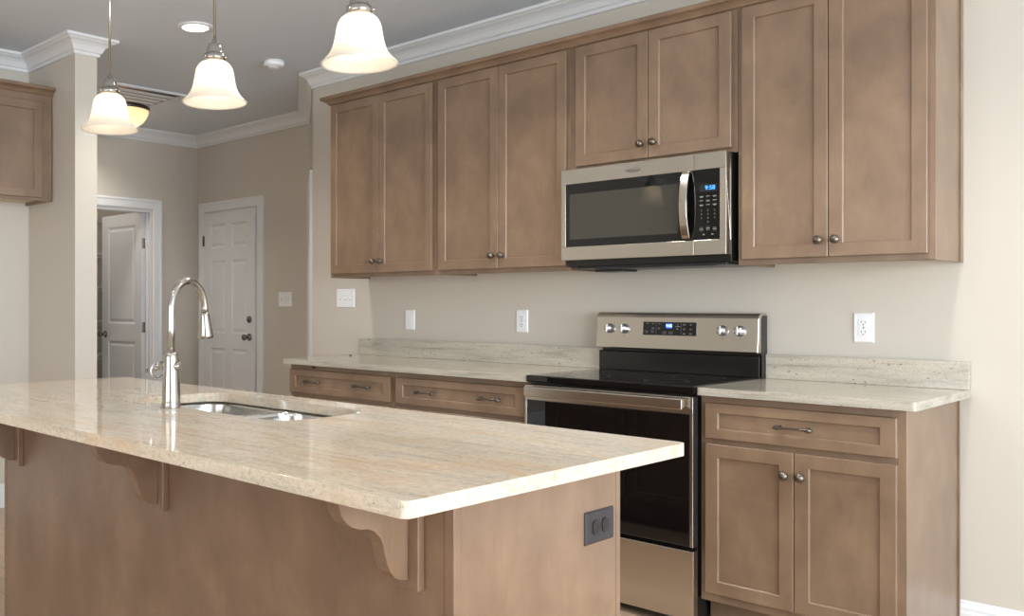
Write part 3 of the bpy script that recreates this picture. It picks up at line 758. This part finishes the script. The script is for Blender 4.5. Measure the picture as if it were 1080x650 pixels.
pg = obj('keypad', MB().box(SPX+.0008, GX1-.0003, MF+.0012, -.3445, GZ0+.0003, GZ1-.0003), M['black_glass'], mp_)
obj('display', MB().box(.651, .722, MF+.0002, MF+.0011, 1.678, 1.708), M['lcd'], pg)
tx = MB(); text_into(tx, '9:58', .024, (.695, MF-.0002, 1.693)); obj('clock_digits', tx, M['blue'], pg)
mk = MB(); yk = MF+.0006
for j, z in enumerate((1.660, 1.643, 1.626)):
    for i, x in enumerate((.659, .686, .713)):
        mk.box(x-.0075, x+.0075, yk, yk+.0005, z-.0012, z+.0012)
        if (i+j) % 2 == 0: mk.box(x-.0055, x+.0055, yk, yk+.0005, z-.0042, z-.0026)
for (x, z, w_) in ((.659, 1.528, .014), (.713, 1.528, .015), (.686, 1.531, .014)):
    mk.box(x-w_/2, x+w_/2, yk, yk+.0005, z+.0062, z+.007).box(x-w_/2, x+w_/2, yk, yk+.0005, z-.007, z-.0062).box(x-w_/2, x+w_/2, yk, yk+.0005, z-.0014, z+.0014)
for x in (.668, .704): mk.box(x-.004, x+.004, yk, yk+.0005, 1.505, 1.508)
for r_, row in enumerate(('123', '456', '789', ' 0 ')):
    for c_, ch in enumerate(row):
        if ch != ' ': text_into(mk, ch, .0095, (.659+.027*c_, yk+.0002, 1.603-.0155*r_))
obj('button_markings', mk, M['marking'], pg)
# bowed door handle
hp = []
def bow(t): return MF-.012-.030*math.sin(PI*t)**.7
mbh = MB(); rings = []
for i in range(21):
    t = i/20; z = 1.492+t*(1.766-1.492); y = bow(t); ww = .0165
    rings.append([(.600-ww, y, z), (.600+ww, y, z), (.600+ww, y+.010, z), (.600-ww, y+.010, z)])
mbh.rings(rings, True, True, False)
hh = obj('handle', mbh, M['steel'], md, .0025, 2)
for z in (1.500, 1.758): obj('handle_mount', MB().box(.590, .610, MF-.010, MF+.001, z-.008, z+.008), M['steel'], hh)
lg = MB(); text_into(lg, 'Whirlpool', .0165, (.357, MF-.0003, 1.7985))
pts = []
for i in range(33):
    a = 2*PI*(i/32)*.86+.9
    pts.append((.366+.026*math.cos(a), MF-.0006, 1.7985+.0085*math.sin(a)+.006*math.cos(a)*.5))
lg.tube(pts, .0006, 6)
obj('logo', lg, mat('grey_logo', srgb(80, 80, 84), .35, .5), md)

# ------------------------------------------------------------------ cabinet on the left wall (faces right)
FC = thing('upper_cabinet', 'brown wall cabinet hung on the left wall at the left edge of the photo', 'cabinet', (LX, -2.1, 1.828))
def TX(mb, X=-2.69): return mb.xf(Matrix(((0, -1, 0, X), (1, 0, 0, 0), (0, 0, 1, 0), (0, 0, 0, 1))))   # local (x,y,z) -> (X - y, x, z)
ya, yb = -2.50, -1.573; D_ = LX-(-2.69)
mb = MB().box(ya, ya+.016, .018, .3295, 1.828, 2.455).box(yb-.016, yb, .018, .3295, 1.828, 2.455).box(ya+.016, yb-.016, .018, .3295, 2.44, 2.455).box(ya+.016, yb-.016, .322, .3295, 1.846, 2.44)
obj('body', TX(mb), M['wood'], FC)
obj('bottom_panel', TX(MB().box(ya+.016, yb-.016, .018, .322, 1.846, 1.857)), M['raw_wood'], FC)
mb = MB().box(ya, ya+.04, 0, .018, 1.828, 2.455).box(yb-.07, yb, 0, .018, 1.828, 2.455).box(ya+.04, yb-.07, 0, .018, 1.828, 1.87).box(ya+.04, yb-.07, 0, .018, 2.40, 2.455)
obj('face_frame', TX(mb), M['wood'], FC, .0008, 1)
for p, q in ((ya+.02, -2.082), (-2.079, -1.641)):
    d = obj('door', TX(shaker(p, q, 1.844, 2.400, -.0205, .020)), M['wood'], FC)
cm = MB().sweep([(-2.6905, ya), (-2.6905, yb)], [(-o, z+.033+.008) for o, z in wc]); obj('crown_molding', cm, M['wood_h'], FC)

# ------------------------------------------------------------------ ceiling fixtures
def lamp_light(name, parent, loc, power, col, r=.03):
    l_ = bpy.data.lights.new(name, 'POINT'); l_.energy = power; l_.color = col; l_.shadow_soft_size = r
    o = bpy.data.objects.new(name, l_); C.objects.link(o); o.parent = parent; o.location = loc; return o
def pendant(loc, label):
    r = thing('pendant_light', label, 'pendant light', loc, 'bell glass pendants over the island')
    W0 = Vector(loc)
    H_ = CH-loc[2]
    obj('canopy', MB().lathe([(0, H_), (.062, H_), (.062, H_-.006), (.050, H_-.018), (.014, H_-.026), (0, H_-.026)], 32), M['nickel'], r, at=W0)
    obj('rod', MB().lathe([(.0045, .185), (.0045, H_-.02)], 12, cap=True), M['nickel'], r, at=W0)
    obj('socket_cap', MB().lathe([(0, .195), (.008, .195), (.010, .188), (.019, .182), (.023, .172), (.026, .160), (.027, .150), (.0335, .149), (.034, .130), (.030, .128), (0, .128)], 32), M['nickel'], r, at=W0)
    tm = MB()
    for k_ in range(3):
        a = 2*PI*k_/3+.6; tm.lathe([(0, .026+.012), (.0035, .026+.012), (.0035, .026), (0, .026)], 10, (0, 0, 0), 'x').xf(Matrix.Identity(4))
    tm.bm.free(); tm = MB()
    for k_ in range(3):
        a = 2*PI*k_/3+.6; ca, sa = math.cos(a), math.sin(a); tm.tube([(.030*ca, .030*sa, .139), (.042*ca, .042*sa, .139)], [.003, .004], 8)
    obj('thumb_screw', tm, M['nickel'], r, at=W0)
    pr_ = [(.029, .128), (.040, .124), (.050, .116), (.0565, .105), (.060, .092), (.0625, .076), (.0655, .060), (.069, .046), (.0745, .032), (.083, .019), (.092, .010), (.098, .003), (.100, -.001)]
    o = obj('shade', MB().lathe(pr_, 48), M['frosted'], r, at=W0); sl = o.modifiers.new('t', 'SOLIDIFY'); sl.thickness = .003; sl.offset = -1
    rim = MB().lathe([(.100+.0022*math.cos(a), -.001+.0022*math.sin(a)) for a in [2*PI*i/8 for i in range(9)]], 48); obj('shade_rim', rim, M['frosted'], o, at=W0)
    obj('bulb', MB().lathe([(0, .020), (.012, .022), (.022, .030), (.026, .043), (.024, .058), (.016, .075), (.012, .090), (.012, .127)], 24), M['bulb'], r, at=W0)
    lamp_light('bulb_light', r, (0, 0, .045), .55, (1, .88, .74), .027)
    return r
p0 = pendant((.654, -2.300, 1.862), 'bell glass pendant lamp nearest the camera, rightmost of the three')
copy_thing(p0, (.016, -2.314, 1.862), 'middle bell glass pendant lamp of the three over the island')
copy_thing(p0, (-.612, -2.335, 1.862), 'leftmost and farthest bell glass pendant lamp, in front of the ceiling grille')

def downlight(x, y, watts, label, cone=2.3):
    at = (x, y, CH-.006); rl = thing('recessed_light', label, 'ceiling light', at, 'recessed downlights')
    obj('trim_ring', MB().lathe([(.070, 0), (.074, -.004), (.098, -.0015), (.100, .0055), (.070, .0055)], 40, cap=False), M['trim'], rl, at=at)
    obj('lens', MB().lathe([(0, .001), (.070, .001), (.070, .003), (0, .003)], 40), M['led'], rl, at=at)
    sp = bpy.data.lights.new('downlight', 'SPOT'); sp.energy = watts; sp.spot_size = cone; sp.spot_blend = .7; sp.shadow_soft_size = .07; sp.color = (1, .95, .88)
    so = bpy.data.objects.new('downlight', sp); C.objects.link(so); so.parent = rl; so.location = (0, 0, -.012)
downlight(-1.80, -1.165, 30, 'round white recessed downlight glowing in the grey ceiling beside the middle pendant')
downlight(-4.20, -.62, 26, 'added recessed downlight that brightens the hall, unseen behind the wall corner')  # unseen lamp added to lift the light in the hall
for x, y, nm in ((1.6, -1.35, 'in front of the range'), (0., -1.35, 'over the aisle'), (1.6, -3.6, 'beside the camera'), (0., -3.6, 'on the seating side of the island'), (-1.6, -3.6, 'near the left wall')):
    downlight(x, y, 44 if y > -2 else 20, 'added unseen downlight for more light from above, '+nm)  # lamps out of view, added to throw more light down on the counters
pl_ = thing('added_pantry_light', 'added round ceiling light, unseen, that brightens the pantry', 'ceiling light', (-5.2, -.45, CH))  # unseen lamp added so the dark pantry and its shelves show
obj('lens', MB().lathe([(0, 0), (.11, 0), (.11, -.012), (.09, -.03), (.04, -.04), (0, -.041)], 32), M['plate'], pl_, at=(-5.2, -.45, CH))
lamp_light('bulb_light', pl_, (0, 0, -.10), 5, (1, .93, .84), .06)
sd_ = thing('smoke_detector', 'small round white smoke detector on the grey ceiling', 'smoke detector', (-2.075, -.395, CH))
obj('housing', MB().lathe([(0, 0), (.066, 0), (.066, -.024), (.060, -.032), (.040, -.034), (.036, -.042), (.030, -.045), (0, -.045)], 36), M['plate'], sd_, at=(-2.075, -.395, CH))
sl_ = MB()
for k_ in range(14):
    a = 2*PI*k_/14; sl_.box(.0362, .0385, -.004, .004, -.0405, -.0352).bm.verts.ensure_lookup_table()
    vs = sl_.bm.verts[-8:]; bmesh.ops.rotate(sl_.bm, cent=(0, 0, 0), matrix=Matrix.Rotation(a, 3, 'Z'), verts=vs)
obj('vent', sl_, M['slot'], sd_, at=(-2.075, -.395, CH))

# return-air grille in the hall ceiling
gx0, gx1, gy0, gy1 = -3.83, -3.20, -.86, -.30
gr_ = thing('ceiling_vent_grille', 'white louvered air return grille in the hall ceiling behind the leftmost pendant', 'vent', ((gx0+gx1)/2, (gy0+gy1)/2, CH))
t = .028
mb = MB().box(gx0, gx1, gy0, gy0+t, CH-.014, CH-.0005).box(gx0, gx1, gy1-t, gy1, CH-.014, CH-.0005).box(gx0, gx0+t, gy0+t, gy1-t, CH-.014, CH-.0005).box(gx1-t, gx1, gy0+t, gy1-t, CH-.014, CH-.0005)
obj('frame', mb, M['trim'], gr_, .002, 1)
mb = MB(); x = gx0+t+.01
while x < gx1-t-.055:
    mb.prism([(x+.036, CH-.006), (x, CH-.014), (x-.001, CH-.012), (x+.035, CH-.004)], 'y', gy0+t, gy1-t); x += .088
obj('shade_backing', MB().box(gx0+t, gx1-t, gy0+t, gy1-t, CH-.0015, CH-.0003), M['darkgrey'], gr_)  # dark sheet stands in for the shade in the gaps between louvers
obj('louvers', mb, M['trim'], gr_)
# flush-mount bowl light in the hall
fl = Vector((-3.9, .1, CH))
f_ = 7.0; s_, c_ = math.sin(-.8375), math.cos(-.8375); rt = (129-343.37)/966.08*f_
fl = Vector((EYE[0]+f_*s_+rt*c_, EYE[1]+f_*c_-rt*s_, CH))
fm_ = thing('flush_mount_light', 'amber glass bowl ceiling light in the hall, partly behind the leftmost pendant', 'ceiling light', fl)
obj('pan', MB().lathe([(0, 0), (.14, 0), (.16, -.01), (.205, -.012), (.210, -.030), (.198, -.040), (.15, -.040)], 48), M['bronze'], fm_, at=fl)
obj('bowl', MB().lathe([(.200, -.038), (.196, -.060), (.182, -.090), (.158, -.120), (.120, -.150), (.07, -.168), (.02, -.174), (0, -.174)], 48), M['amber'], fm_, at=fl)
obj('finial', MB().lathe([(0, -.174), (.012, -.176), (.009, -.184), (.013, -.192), (0, -.200)], 20), M['bronze'], fm_, at=fl)
lamp_light('bulb_light', fm_, (0, 0, -.09), 1.6, (1, .82, .6), .05)
